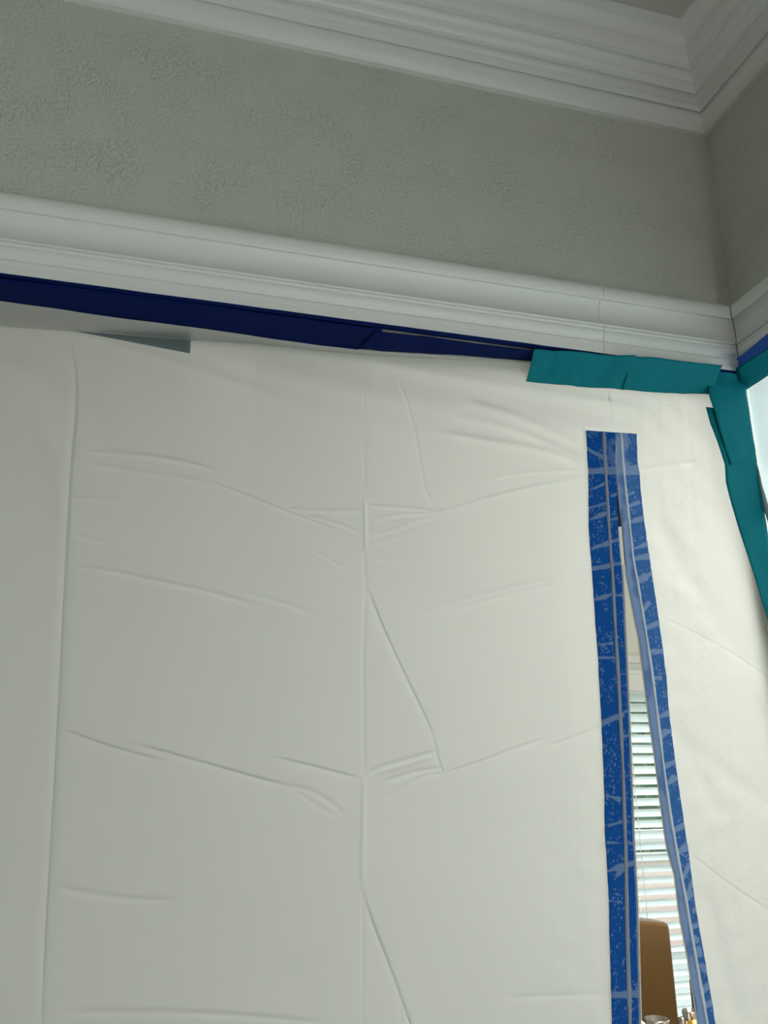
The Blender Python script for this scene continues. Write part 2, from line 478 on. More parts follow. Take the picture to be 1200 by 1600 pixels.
CREASES = [  # (pixels, amplitude mm, width mm, kind)
    ([(105, 520), (117, 560), (122, 620), (115, 690), (108, 780), (106, 830), (100, 960), (92, 1110), (86, 1230), (76, 1400), (71, 1500), (66, 1600), (61, 1700)], 1.7, 2.4, 's'),
    ([(122, 620), (115, 690), (108, 780), (106, 830), (100, 960), (92, 1110), (86, 1230), (76, 1400), (66, 1600), (61, 1700)], 0.9, 8, 'r'),
    ([(568, 600), (569, 690), (570, 780)], 0.35, 2, 'r'), ([(570, 780), (571, 820), (571, 862)], -1.2, 2.4, 'r'),
    ([(570, 865), (570, 912)], 0.6, 2.4, 'r'),
    ([(571, 912), (568, 1000), (567, 1100), (569, 1215)], 0.8, 2.4, 'r'), ([(569, 1215), (566, 1390)], -1.1, 3.2, 'r'),
    ([(566, 1390), (567, 1690)], 0.7, 2.2, 'r'),
    ([(571, 912), (600, 985), (640, 1070), (670, 1130), (680, 1160)], 1.5, 2.0, 's'), ([(680, 1160), (684, 1185), (693, 1208)], 1.1, 2.0, 's'),
    ([(566, 1392), (585, 1450), (610, 1510), (642, 1602), (680, 1700)], 1.7, 2.2, 's'), ([(622, 1560), (632, 1640)], 0.7, 2, 'r'),
    ([(130, 706), (150, 708), (200, 710), (270, 718), (330, 733), (345, 738)], 1.1, 4, 'r'),
    ([(330, 753), (400, 779), (470, 808), (530, 828)], 0.9, 1.9, 's'), ([(130, 725), (200, 735), (270, 745), (330, 754)], 0.5, 4, 'r'),
    ([(440, 795), (500, 799), (566, 798)], 0.8, 3, 'r'), ([(470, 805), (520, 815), (562, 832)], 0.6, 3, 'r'),
    ([(572, 790), (620, 793), (680, 799)], 0.9, 3, 'r'), ([(575, 815), (620, 803), (680, 804), (760, 778), (830, 762), (900, 750)], 1.0, 2.8, 'r'),
    ([(576, 826), (610, 812), (650, 806)], -0.9, 3.2, 'r'),
    ([(578, 838), (610, 830), (650, 815), (700, 800)], 0.9, 3, 'r'), ([(578, 852), (640, 835), (680, 815)], 0.6, 4, 'r'),
    ([(575, 870), (620, 880), (660, 855)], 0.5, 4, 'r'),
    ([(916, 736), (860, 737), (800, 742), (760, 750), (715, 775)], 1.3, 3.0, 's'), ([(914, 728), (880, 714), (830, 700), (760, 690), (680, 676)], 1.5, 7, 'r'),
    ([(914, 718), (870, 700), (800, 672), (700, 650)], 1.3, 8, 'r'), ([(914, 745), (850, 756), (780, 775), (700, 802)], 0.7, 5, 'r'),
    ([(914, 700), (870, 680), (800, 650), (720, 628)], 1.0, 9, 'r'),
    ([(998, 735), (1040, 728), (1090, 722)], 1.0, 5, 'r'), ([(918, 736), (998, 735)], -1.0, 5, 'r'),
    ([(112, 885), (170, 891), (230, 905), (330, 925), (410, 950)], 0.9, 3.5, 'r'), ([(385, 927), (440, 942), (490, 958)], 0.5, 3.5, 'r'),
    ([(105, 778), (150, 780), (200, 784)], 0.5, 4, 'r'), ([(110, 835), (170, 850)], 0.5, 4, 'r'),
    ([(480, 855), (520, 878), (545, 890)], 0.4, 2.5, 'r'),
    ([(640, 965), (720, 938), (790, 920), (880, 900)], 0.7, 4.5, 'r'), ([(690, 958), (760, 938), (870, 912)], 0.6, 4, 'r'),
    ([(100, 1140), (150, 1160), (205, 1176), (260, 1190)], 1.2, 3, 's'), ([(210, 1163), (250, 1173), (330, 1195), (400, 1215), (450, 1228)], 1.4, 2.8, 's'),
    ([(430, 1184), (480, 1195), (560, 1216)], 1.2, 3, 's'), ([(440, 1228), (480, 1232), (520, 1255), (540, 1275)], 0.6, 3.5, 'r'),
    ([(460, 1235), (500, 1262), (530, 1278)], 0.5, 3.5, 'r'),
    ([(571, 1213), (590, 1200), (640, 1186), (682, 1174)], 1.3, 3.0, 'r'), ([(580, 1208), (630, 1197), (680, 1180)], -0.8, 3, 'r'),
    ([(600, 1222), (650, 1205), (690, 1200)], 0.9, 3, 'r'), ([(640, 1226), (660, 1212), (693, 1208)], 0.7, 2.5, 'r'), ([(600, 1250), (640, 1225)], 0.5, 4, 'r'),
    ([(693, 1208), (750, 1190), (800, 1170), (857, 1152)], 0.9, 2, 's'), ([(855, 1166), (900, 1150), (945, 1133)], 0.6, 2.2, 's'),
    ([(85, 1385), (130, 1395), (200, 1405), (280, 1408)], 0.8, 4, 'r'), ([(85, 1583), (200, 1581), (300, 1582), (420, 1590), (520, 1600)], 0.9, 3.5, 'r'),
    ([(232, 1430), (222, 1500), (215, 1570)], 0.35, 2.5, 'r'), ([(790, 1559), (950, 1553)], 0.5, 4, 'r'),
    ([(618, 580), (635, 630), (652, 690), (660, 750), (672, 790), (688, 802)], 0.55, 2, 'r'), ([(948, 606), (952, 640), (957, 668)], 0.25, 2.2, 'r'),
    ([(310, 548), (420, 580), (520, 605), (600, 622), (720, 642), (860, 662), (1000, 690)], 3.4, 24, 'r'),
    ([(330, 590), (480, 640), (640, 670), (800, 700)], 1.6, 20, 'r'),
    ([(560, 560), (700, 590), (850, 615), (1000, 640)], 1.8, 12, 'r'),
    ([(1020, 780), (1045, 860), (1090, 930), (1140, 990), (1200, 1080)], 3.0, 18, 'r'), ([(1030, 905), (1090, 930), (1160, 1010), (1210, 1120)], -2.0, 14, 'r'),
    ([(1022, 958), (1080, 985), (1140, 1018), (1205, 1062)], 0.5, 2, 's'), ([(1075, 1330), (1130, 1375), (1205, 1425)], 0.5, 2, 's'),
    ([(1040, 1130), (1090, 1200), (1130, 1290)], 1.4, 14, 'r'), ([(1100, 1380), (1120, 1480), (1150, 1602)], 2.2, 14, 'r'),
    ([(1060, 1150), (1130, 1210), (1205, 1260)], 1.2, 14, 'r'),
    ([(60, 640), (100, 760), (110, 860)], -1.5, 16, 'r'), ([(0, 560), (60, 590), (110, 640)], 1.6, 18, 'r'),
    ([(0, 492), (30, 496), (42, 504)], -2.2, 7, 'r'),
    ([(130, 600), (150, 660), (170, 740)], 1.2, 18, 'r'), ([(110, 520), (200, 545), (300, 575), (430, 620)], 0.8, 9, 'r'),
    ([(430, 1500), (480, 1540), (520, 1600)], 0.8, 14, 'r'),
]


def displace(X, Z):
    D = np.zeros(X.shape)
    for pts, amp, wid, kind in CREASES:
        P = np.array([on_sheet(*p) for p in pts])[:, [0, 2]]
        # smooth the polyline a little
        P = resample(P, max(3, len(P) * 3))
        for _ in range(2):
            P[1:-1] = (P[:-2] + P[1:-1] * 2 + P[2:]) / 4
        wd = wid / 1000.0
        mg = wd * 4 if kind == 'r' else wd * 7
        sel = (X > P[:, 0].min() - mg) & (X < P[:, 0].max() + mg) & (Z > P[:, 1].min() - mg) & (Z < P[:, 1].max() + mg)
        if not sel.any(): continue
        x, z = X[sel], Z[sel]
        best = np.full(x.shape, 9.0); sg = np.zeros(x.shape); tt = np.zeros(x.shape)
        L = np.linalg.norm(np.diff(P, axis=0), axis=1).sum(); acc = 0.0
        for a, b in zip(P[:-1], P[1:]):
            d = b - a; l = np.linalg.norm(d)
            t = np.clip(((x - a[0]) * d[0] + (z - a[1]) * d[1]) / (l * l), 0, 1)
            ex_, ez = x - a[0] - t * d[0], z - a[1] - t * d[1]
            dd = np.hypot(ex_, ez); c = dd < best
            best[c] = dd[c]; sg[c] = np.sign(d[0] * ez - d[1] * ex_)[c]; tt[c] = ((acc + t * l) / L)[c]
            acc += l
        fade = np.clip(np.minimum(tt, 1 - tt) * 7 + 0.12, 0, 1)
        u = best / wd
        if kind == 'r': h = np.exp(-u * u)
        else:           # pleat: sharp rise on one side, slow fall on the other
            h = np.where(sg > 0, np.exp(-u * u * 3.0), np.exp(-u / 2.2))
        D[sel] += amp / 1000.0 * h * fade * (1.0 if wid >= 14 else 1.5 if wid >= 7 else 1.3)
    return D


STEP = 0.0016


def axis_vals(a, b, c, d):
    """coarse a..b, fine b..c, coarse c..d"""
    return np.unique(np.round(np.concatenate([np.arange(a, b, 0.02), np.arange(b, c, STEP), np.arange(c, d + 1e-9, 0.02), [d]]), 5))


zrows = axis_vals(0.0, 1.13, 2.163, 2.163)[::-1]
XS = 0.68
xl = axis_vals(-0.95, -0.30, XS, XS); xr = axis_vals(XS, XS, 0.955, 0.955)
Zg, Xl = np.meshgrid(zrows, xl, indexing='ij'); Zg2, Xr = np.meshgrid(zrows, xr, indexing='ij')
li, ri = ex('li', Zg[:, :1]), ex('ri', Zg[:, :1])
ri = np.where(Zg[:, :1] > ZT, li, ri)
bot = np.clip((Zg[:, :1] - 0.05) / 1.0, 0, 1)          # slit closes again towards the floor
X1 = Xl + (li - XS) * np.clip((Xl - 0.25) / (XS - 0.25), 0, 1)
X2 = Xr + (ri - XS) * np.clip((0.955 - Xr) / (0.955 - XS), 0, 1)


def sheet_surface(X, Z):
    P = np.stack([X, np.zeros_like(X), Z], -1)
    right = np.clip((X - 0.60) / 0.12, 0, 1) * np.clip((0.95 - X) / 0.1, 0, 1)
    right = np.maximum(right, np.clip((X - 0.42) / 0.15, 0, 1) * np.clip((1.75 - Z) / 0.3, 0, 1) * 0.8)
    fine = snoise(P, 170, 8, 3) * 0.00036 * right
    strip = np.clip(np.minimum(np.minimum(X - ex('lo', Z), ex('ro', Z) - X), ZTOP - Z) / 0.006 + 1, 0, 1)
    dis = displace(X, Z)
    dis = dis * (1 - 0.8 * strip)
    P[..., 1] = sheet_y(X, Z) - dis + fine
    return P


def flange(Xrow):
    """rows lying against the taped soffit, front edge to turn-down"""
    x = Xrow[0]; n = 7; rows = []
    y1 = np.interp(x, TX, NY); y2 = np.interp(x, TX, TY) + 0.0
    for i in range(n):
        t = i / n
        y = y1 + (y2 - y1 - 0.002) * t
        z = 2.1630 - 0.0012 * math.sin(math.pi * t) + snoise(np.stack([x, y, y * 0], -1), 40, 9) * 0.0007 - 0.0012
        rows.append(np.stack([x, y, z], -1))
    return np.array(rows)


PL = np.concatenate([flange(X1), sheet_surface(X1, Zg)], 0)
PR = np.concatenate([flange(X2), sheet_surface(X2, Zg2)], 0)
# one continuous mesh above the slit: build both grids in one object and weld
n1, k1 = PL.shape[:2]; n2, k2 = PR.shape[:2]
i1 = np.arange(n1 * k1).reshape(n1, k1); i2 = np.arange(n2 * k2).reshape(n2, k2) + n1 * k1
nweld = int((zrows > ZT).sum()) + 7
i2 = i2.copy(); i2[:nweld, 0] = i1[:nweld, -1]
A = [np.stack([i[:-1, :-1], i[:-1, 1:], i[1:, 1:], i[1:, :-1]], -1).reshape(-1, 4) for i in (i1, i2)]
A = np.vstack(A); V = np.vstack([PL.reshape(-1, 3), PR.reshape(-1, 3)])
used = np.zeros(len(V), bool); used[A.ravel()] = True
remap = np.cumsum(used) - 1; V = V[used]; A = remap[A]
me = bpy.data.meshes.new('plastic_sheet')
me.vertices.add(len(V)); me.vertices.foreach_set('co', V.astype(np.float32).ravel())
me.loops.add(A.size); me.loops.foreach_set('vertex_index', A.astype(np.int32).ravel())
me.polygons.add(len(A)); me.polygons.foreach_set('loop_start', (np.arange(len(A)) * 4).astype(np.int32))
me.polygons.foreach_set('loop_total', np.full(len(A), 4, np.int32)); me.update(calc_edges=True)
me.polygons.foreach_set('use_smooth', np.ones(len(A), bool))
me.materials.append(M_SHEET)
sheet = bpy.data.objects.new('plastic_sheet', me); COL.objects.link(sheet)
tag(sheet, 'large creased milky plastic sheet closing the front opening under the white casing', 'plastic sheet')

# ------------------------------------------------------------------ sheet over the side opening
ny, nz = 160, 220
yy = np.linspace(-0.004, -1.31, ny); zv = np.linspace(2.160, 0.0, nz)
Zb, Yb = np.meshgrid(zv, yy, indexing='ij')
Pb = np.stack([np.zeros_like(Yb), Yb, Zb], -1)
bow = snoise(Pb, 12, 21) * 0.003 + snoise(Pb, 40, 22) * 0.0012
Pb[..., 0] = XB + 0.004 + np.clip((-Yb) / 0.15, 0, 1) * 0.016 + bow * np.clip(-Yb / 0.05, 0, 1)
sb = grid_obj('plastic_sheet', Pb, M_SHEETB)
tag(sb, 'bluish white plastic sheet on the side opening right of the corner tape', 'plastic sheet')


# ------------------------------------------------------------------ tapes
def ribbon(name, A_, B_, n, k, material, thick, wr=0.0, seed=0, scale=60, label=None, ndir=None, parent=None):
    a, b = resample(A_, n), resample(B_, n)
    t = np.linspace(0, 1, k)[None, :, None]
    P = a[:, None] * (1 - t) + b[:, None] * t
    if wr:
        nd = np.array(ndir if ndir is not None else thick, float); nd = -nd / np.linalg.norm(nd)
        P = P + nd * (np.abs(snoise(P, scale, seed, 3)) * wr)[..., None]
    o = grid_obj(name, P, material, parent, thick)
    if label: tag(o, label, 'tape')
    return o


zt = ZH - 0.0006
ribbon('masking_tape', [(x, -0.0175, zt) for x in (-0.95, 0.0, 0.97)], [(x, -0.002, zt) for x in (-0.95, 0.0, 0.97)], 120, 4, M_TAPE_SHADED, (0, 0, 0.0005), 0.0004, 2, 50,
       'narrow blue tape strip in painted shade along the front edge of the header, touching the casing')
ribbon('masking_tape', [(-0.95, -0.0095, zt - 0.0014), (0.1, -0.007, zt - 0.0014), (0.315, -0.004, zt - 0.0014)],
       [(-0.95, 0.128, zt - 0.0010), (0.1, 0.095, zt - 0.0010), (0.288, 0.080, zt - 0.0010)], 160, 10, M_TAPE_SHADED, (0, 0, 0.0005), 0.0009, 4, 36,
       'long wide blue tape in painted shade under the header at the left, up to the angled end')
up = [onZ(*p, zt - 0.0030) for p in [(586, 517), (620, 521), (660, 525), (750, 538), (840, 547), (900, 552)]]
lo = [onZ(*p, zt - 0.0045) for p in [(560, 545), (640, 551), (701, 554), (780, 560), (840, 565), (900, 572)]]
ribbon('masking_tape', up, lo, 90, 8, M_TAPE_SHADED, (0, 0, 0.0006), 0.0012, 6, 30,
       'short lifted blue tape in painted shade under the header between the angled end and the teal tape')
# blue tape folded over the lower edge of the side casing
pf = XB - 0.0202
ub = [onX(*p, pf) for p in [(1141, 566), (1150, 561), (1158, 556), (1200, 521), (1260, 470)]]
ub = ub + [np.array([pf, -1.3, ub[-1][2]])]
lb = [np.array([pf, p[1] if i else p[1] - 0.001, ZH - 0.0012]) for i, p in enumerate(ub)]
ribbon('masking_tape', ub, lb, 120, 6, M_TAPE_LIT, (0.0005, 0, 0), 0.0005, 8, 40, 'bright blue tape folded over the lower edge of the side casing')
# grey tape piece on the sheet face
gp = [on_sheet(*p) for p in [(106, 515), (298, 528)]]; gq = [on_sheet(*p) for p in [(106, 516), (297, 553)]]
off = np.array([0, -0.0022, 0])
ribbon('tape_piece', [p + off for p in gp], [p + off for p in gq], 40, 4, M_GREYTAPE, (0, 0.0006, 0), 0, 0, 0,
       None)
tag(bpy.data.objects['tape_piece'], 'pointed sliver of dark grey tape on the plastic near its upper left fold', 'tape')


def tp(px, py, top=False, off=0.003):
    if top:
        return onZ(px, py, ZH - 0.004)
    p = on_sheet(px, py); return onY(px, py, p[1] - off)


# teal header tape, first piece
upT = [tp(p[0], p[1], True) for p in [(833, 546.5), (850, 547), (905, 551), (960, 556), (992, 557)]]
loT = [tp(*p) for p in [(822, 596), (860, 600), (900, 604), (950, 607.5), (976, 609)]]
ribbon('duct_tape', upT, loT, 90, 16, M_TEAL, (0, 0.0007, 0), 0.0032, 12, 40, 'teal tape along the header with a ragged left end over the plastic')
upT = [tp(p[0], p[1], True) for p in [(987, 557), (1010, 558), (1060, 563.5), (1128, 571)]]
loT = [tp(p[0], p[1], off=0.0065) for p in [(973, 608.5), (1010, 612), (1060, 615), (1110, 616.5)]]
ribbon('duct_tape', upT, loT, 80, 16, M_TEAL, (0, 0.0007, 0), 0.0034, 15, 38, 'teal tape along the header between the dark crack and the corner')
# corner patch: vertical tape folded in the corner, left flap on the front sheet, right flap on the side sheet
cl = [(1105, 583), (1106, 617), (1113, 634), (1103, 636), (1110, 662), (1119, 684), (1132, 727), (1133.5, 753), (1140.6, 779), (1155, 827.5), (1169, 871), (1184, 917), (1200, 971), (1225, 1060)]
a_top = [onY(*p, -0.006) for p in [(1109, 577), (1107, 600), (1108, 617), (1116, 645), (1130, 690), (1142, 727)]]
b_top = [np.array([XB - 0.004, -0.008, z]) for z in (2.1645, 2.145, 2.128, 2.098, 2.055, 2.02)]
ribbon('duct_tape', a_top, b_top, 60, 14, M_TEAL, (0, 0.0007, 0), 0.0022, 19, 45, 'teal tape hanging from the header corner over the top of the long upright tape')
a2 = [onY(*p, -0.0025) for p in [(1103, 636), (1110, 662), (1119, 684), (1132, 727), (1133.5, 753), (1140.6, 779), (1155, 827.5), (1169, 871), (1184, 917), (1200, 971), (1222, 1045), (1268, 1200)]]
a2 = a2 + [np.array([0.93, -0.0025, 0.4]), np.array([0.93, -0.0025, 0.02])]
b2 = [np.array([XB - 0.004, -0.006, p[2]]) for p in a2]
lt = ribbon('duct_tape', a2, b2, 200, 10, M_TEAL, (0, 0.0007, 0), 0.0014, 23, 40, 'long upright teal tape with a wavy edge sealing the corner between both sheets')
# its folded flank on the side sheet: child of the same tape
rr_px = [(1154, 612), (1164, 646), (1172, 678), (1180, 718), (1186, 760), (1190, 800), (1196, 840), (1206, 880)]
b3 = [onX(*p, XB - 0.002) for p in rr_px]
b3 = b3 + [np.array([XB - 0.002, b3[-1][1] - 0.004, 1.2]), np.array([XB - 0.002, b3[-1][1] - 0.004, 0.02])]
a3 = [np.array([XB - 0.0035, -0.0065, p[2]]) for p in b3]
fl = ribbon('tape_flap', a3, b3, 160, 8, M_TEAL, (0.0007, 0, 0), 0.0010, 27, 40, None, None, lt)
# white film edge standing beside the flap
sl = [onX(*p, XB - 0.004) for p in [(1178.5, 720), (1181, 740), (1186, 765), (1193, 795), (1201, 820)]]
sr = [onX(*p, XB - 0.004) for p in [(1181, 720), (1186, 735), (1191, 758), (1199, 785), (1207, 812)]]
wt = ribbon('tape_piece', sl, sr, 20, 3, M_CHINA, (0.0005, 0, 0), 0, 0, 0, None)
tag(wt, 'thin white film edge beside the upright teal tape at the right border', 'tape')
# side header tape
u4 = [onZ(*p, ZH - 0.004) for p in [(1150, 575), (1157, 572), (1200, 544), (1260, 504)]]
l4 = [onX(*p, XB + 0.002) for p in [(1155, 612), (1165, 610), (1200, 587), (1262, 547)]]
u4 = u4 + [np.array([XB + 0.006, -1.25, ZH - 0.004])]; l4 = l4 + [np.array([XB + 0.002, -1.25, l4[-1][2]])]
ribbon('duct_tape', u4, l4, 120, 12, M_TEAL, (0.0007, 0, 0), 0.0013, 31, 30, 'teal tape along the side header sloping up right of the corner')

# ------------------------------------------------------------------ stick-on zipper
zp = empty('zipper_strip', (float(ex('li', ZTOP)), 0.05, 0.0))
tag(zp, 'blue stick-on zipper with its slit open, on the right of the large plastic sheet', 'zipper')

BANDS_L = [((916, 702), (942, 716), 4), ((912, 737), (966, 735), 7), ((918, 795), (945, 787), 2.5), ((918, 768), (945, 755), 2), ((921, 812), (945, 803), 3), ((924, 858), (948, 850), 3.5), ((948, 848), (968, 843), 3),
           ((924, 889), (950, 884), 4), ((950, 884), (972, 880), 3), ((929, 937), (955, 929), 3), ((956, 931), (974, 930), 2), ((934, 1008), (954, 1006), 2), ((934, 1028), (958, 1028), 1.5),
           ((938, 1132), (970, 1117), 4.5), ((970, 1114), (986, 1108), 2.5), ((970, 1150), (986, 1150), 2), ((947, 1243), (965, 1249), 3), ((950, 1290), (968, 1284), 2.5), ((945, 1316), (990, 1318), 1.2),
           ((948, 1361), (972, 1353), 3.5), ((972, 1353), (990, 1347), 3), ((950, 1407), (968, 1409), 1.5), ((962, 1368), (970, 1358), 4), ((950, 1554), (1000, 1553), 5),
           ((953, 812), (966, 811), 2.5), ((953, 775), (963, 772), 2)]
BANDS_R = [((960, 735), (1000, 733), 8), ((979, 740), (998, 738), 5), ((978, 775), (988, 770), 2.5), ((980, 792), (997, 786), 3.5), ((984, 816), (1008, 809), 4.5), ((988, 858), (1012, 850), 3), ((990, 874), (1016, 869), 5.5),
           ((996, 908), (1006, 903), 6), ((1006, 903), (1018, 896), 4), ((1002, 955), (1012, 943), 4), ((1006, 982), (1031, 972), 4.5), ((1010, 1018), (1036, 1018), 4.5), ((1022, 1060), (1030, 1060), 3.5), ((1022, 1122), (1046, 1113), 4),
           ((1028, 1156), (1038, 1143), 4), ((1038, 1143), (1050, 1143), 3.5), ((1036, 1198), (1056, 1190), 4), ((1042, 1224), (1050, 1216), 5), ((1050, 1298), (1070, 1288), 4.5), ((1056, 1332), (1074, 1322), 5), ((1064, 1372), (1074, 1352), 3.5),
           ((1068, 1400), (1082, 1376), 4), ((1072, 1404), (1077, 1396), 5), ((1080, 1448), (1096, 1441), 5), ((1082, 1424), (1084, 1420), 4), ((1084, 1464), (1086, 1468), 4.5), ((1090, 1482), (1091, 1490), 5), ((1094, 1508), (1102, 1518), 4), ((1096, 1548), (1108, 1534), 4.5),
           ((1100, 1572), (1114, 1564), 4)]


def band_mask(X, Z, bands):
    Mx = np.zeros(X.shape)
    jit = snoise(np.stack([X, X * 0, Z], -1), 260, 41) * 0.0011
    for a, b, h in bands:
        A_ = on_sheet(*a)[[0, 2]]; B_ = on_sheet(*b)[[0, 2]]; d = B_ - A_; l2 = d @ d
        t = np.clip(((X - A_[0]) * d[0] + (Z - A_[1]) * d[1]) / l2, 0, 1)
        dd = np.hypot(X - A_[0] - t * d[0], Z - A_[1] - t * d[1]) + jit
        hw = h * 0.00092 * (0.75 + 0.4 * t)
        Mx = np.maximum(Mx, np.clip((hw - dd) / 0.0008 + 0.5, 0, 1) * 0.85)
    return Mx


zz_ = np.concatenate([np.arange(ZTOP, 1.15, -0.0011), np.arange(1.15, 0.25, -0.02)])


def strip(name, ka, kb, m_, bands, off, side, k=34):
    z = zz_[:, None]
    t = np.linspace(0, 1, k)[None]
    xa, xb = ex(ka, z), ex(kb, z)
    jag = snoise(np.stack([z[:, 0], z[:, 0] * 0, z[:, 0] * 0], -1), 210, 51 + side)[:, None] * 0.0003
    X = xa + (xb - xa) * t + jag
    tilt = (t if side == 0 else 1 - t)
    X, Z = X, z + 0 * t
    Y = sheet_y(X, Z) - off
    pl = band_mask(X, Z, bands)
    zr = ex('lr' if side == 0 else 'rr', Z)
    P = np.stack([X, Y - 0.0007 * pl, Z], -1)
    if side == 1:
        inner = np.clip((zr - X) / 0.002, 0, 1)
        blot = np.clip(snoise(P, 120, 60) * 1.2 + 0.9, 0.30, 0.85)
        pl = np.maximum(pl, inner * blot)
        top = (Z > ZT + 0.004)
        pl = np.where(top & (X < zr + 0.012), np.maximum(pl, np.clip(0.5 + snoise(P, 150, 61), 0, 0.7)), pl)
    else:
        top = (Z > ZT + 0.008) & (X > zr)
        pl = np.where(top, np.maximum(pl, np.clip(0.35 + 0.6 * snoise(P, 190, 62), 0, 0.6)), pl)
    # soft contact halo beside the rib
    pl = np.maximum(pl, np.clip(1 - np.abs(X - zr) / 0.0035, 0, 1) * 0.35)
    o = grid_obj(name, P, m_, zp, (0, 0.0004, 0), True, {'pale': pl})
    return keep(o)


sl_ = strip('adhesive_band', 'lo', 'li', M_ZL, BANDS_L, 0.0022, 0)
sl_['label'] = 'deep blue left half of the zipper'
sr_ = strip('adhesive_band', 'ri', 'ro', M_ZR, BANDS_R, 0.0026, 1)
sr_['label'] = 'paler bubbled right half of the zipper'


def rib(name, k_, m_, off, wd, ht, z0, dx=0.0):
    z = zz_[zz_ <= z0]
    nn = 7
    a = np.linspace(0, math.pi, nn)
    wv = 1 + 0.22 * snoise(np.stack([z, z * 0, z * 0], -1), 90, 71)
    c = ex(k_, z) + dx
    X = c[:, None] - np.cos(a)[None] * wd / 2 * wv[:, None]
    Z = z[:, None] + 0 * X
    Y = sheet_y(X, Z) - off - np.sin(a)[None] * ht
    return keep(grid_obj(name, np.stack([X, Y, Z], -1), m_, zp))


rl = rib('rib', 'lr', M_RIBL, 0.0024, 0.0056, 0.0008, ZTOP)
rl['label'] = 'grey raised rib of the left half'
r2_ = rib('rib', 'rr', M_RIBR, 0.0028, 0.0046, 0.0010, ZTOP)
r2_['label'] = 'pale raised rib of the right half'
# cloth borders + teeth along the slit
zs = zz_[(zz_ < ZT - 0.06)]
for side, k_ in ((0, 'li'), (1, 'ri')):
    s = 1 if side == 0 else -1
    x0 = ex(k_, zs); grow = np.clip((ZT - 0.06 - zs) / 0.15, 0, 1)
    wdt = (0.0036 if side == 0 else 0.0016) * grow + 0.0004
    t = np.linspace(0, 1, 3)[None]
    X = x0[:, None] + s * wdt[:, None] * t - s * 0.0006; Z = zs[:, None] + 0 * X
    Y = sheet_y(X, Z) - 0.0022 + 0.0012 * t
    keep(grid_obj('zipper_border', np.stack([X, Y, Z], -1), M_BORDER, zp, (0, 0.0005, 0)))
    vs, fs = [], []
    z = ZT - 0.15
    while z > 1.12:
        xe = float(ex(k_, z)) + s * (0.0035 if side == 0 else 0.0014)
        g = 0.0007 if z > 1.3 else 0.0009
        y = float(sheet_y(xe, z)) - 0.0014
        b0 = len(vs)
        for dx in (-0.0006 - g * 0.4, 0.0008 + g * 0.4):
            for dy in (-0.0012, 0.0006):
                for dz in (-0.0005, 0.0005):
                    vs.append((xe + s * dx, y + dy, z + dz))
        fs += [tuple(b0 + i for i in f) for f in ((0, 1, 3, 2), (4, 6, 7, 5), (0, 4, 5, 1), (2, 3, 7, 6), (0, 2, 6, 4), (1, 5, 7, 3))]
        z -= 0.0019
    tg = keep(mesh_obj('zipper_teeth', vs, fs, M_TEETH, zp)); tg['kind'] = 'stuff'
# sliver added behind the slit's closed top to paint in its darkness
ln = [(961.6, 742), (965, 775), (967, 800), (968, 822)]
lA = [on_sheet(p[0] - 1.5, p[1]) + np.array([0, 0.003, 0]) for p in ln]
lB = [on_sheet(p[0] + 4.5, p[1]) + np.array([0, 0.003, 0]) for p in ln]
o = grid_obj('slit_dark_sliver', np.stack([resample(lA, 12), resample(lB, 12)], 1), M_SLIT, zp, (0, 0.0006, 0)); keep(o)

# ------------------------------------------------------------------ far window with blinds
w1 = empty('window_1', ((WX0 + WX1) / 2, FY, WZ0)); tag(w1, kind='structure')
WM = M_WHITE


def wb(name, *a, mt=None, bevel=0.003): return keep(box(name, *a, mt or WM, w1, bevel))


wb('window_casing', WX0 - 0.09, WX0, FY - 0.02, FY, WZ0 - 0.09, WZ1)
wb('window_casing', WX1, WX1 + 0.09, FY - 0.02, FY, WZ0 - 0.09, WZ1)
wb('window_casing', WX0 - 0.09, WX1 + 0.09, FY - 0.022, FY, WZ1, WZ1 + 0.10)
wb('window_casing', WX0 - 0.11, WX1 + 0.11, FY - 0.045, FY, WZ1 + 0.10, WZ1 + 0.135)
wb('window_sill', WX0 - 0.12, WX1 + 0.12, FY - 0.05, FY, WZ0 - 0.03, WZ0)
for z0, z1 in ((WZ0, WZ0 + 0.06), (1.195, 1.262), (WZ1 - 0.05, WZ1)):
    wb('sash_rail', WX0, WX1, FY + 0.07, FY + 0.10, z0, z1)
for x0 in (WX0, WX1 - 0.05):
    wb('sash_stile', x0, x0 + 0.05, FY + 0.07, FY + 0.10, WZ0, WZ1)
gm = bpy.data.materials.new('window_glass'); gm.use_nodes = True
gn = gm.node_tree; gn.nodes.clear()
g_o = gn.nodes.new('ShaderNodeOutputMaterial'); g_t = gn.nodes.new('ShaderNodeBsdfTransparent'); g_g = gn.nodes.new('ShaderNodeBsdfGlossy')
g_t.inputs[0].default_value = (0.95, 0.98, 0.97, 1); g_g.inputs['Roughness'].default_value = 0.02
g_m = gn.nodes.new('ShaderNodeMixShader'); g_m.inputs[0].default_value = 0.06
gn.links.new(g_t.outputs[0], g_m.inputs[1]); gn.links.new(g_g.outputs[0], g_m.inputs[2]); gn.links.new(g_m.outputs[0], g_o.inputs[0])
for z0, z1 in ((WZ0 + 0.06, 1.195), (1.262, WZ1 - 0.05)):
    wb('pane', WX0 + 0.05, WX1 - 0.05, FY + 0.083, FY + 0.086, z0, z1, mt=gm, bevel=0)
YB = FY - 0.065                      # blinds hang in front of the reveal, between the casings
bl = empty('window_blind', ((WX0 + WX1) / 2, YB, WZ1 + 0.02))
tag(bl, 'white slatted blind at the bright far window seen through the open slit', 'blind')
M_SLAT = sheet_mat('white_slat', (0.93, 0.96, 0.94), 0.7, 0.4, 0.4)
keep(box('valance', WX0 - 0.02, WX1 + 0.02, YB - 0.045, YB + 0.03, 1.862, 1.940, M_WHITE, bl, 0.006))
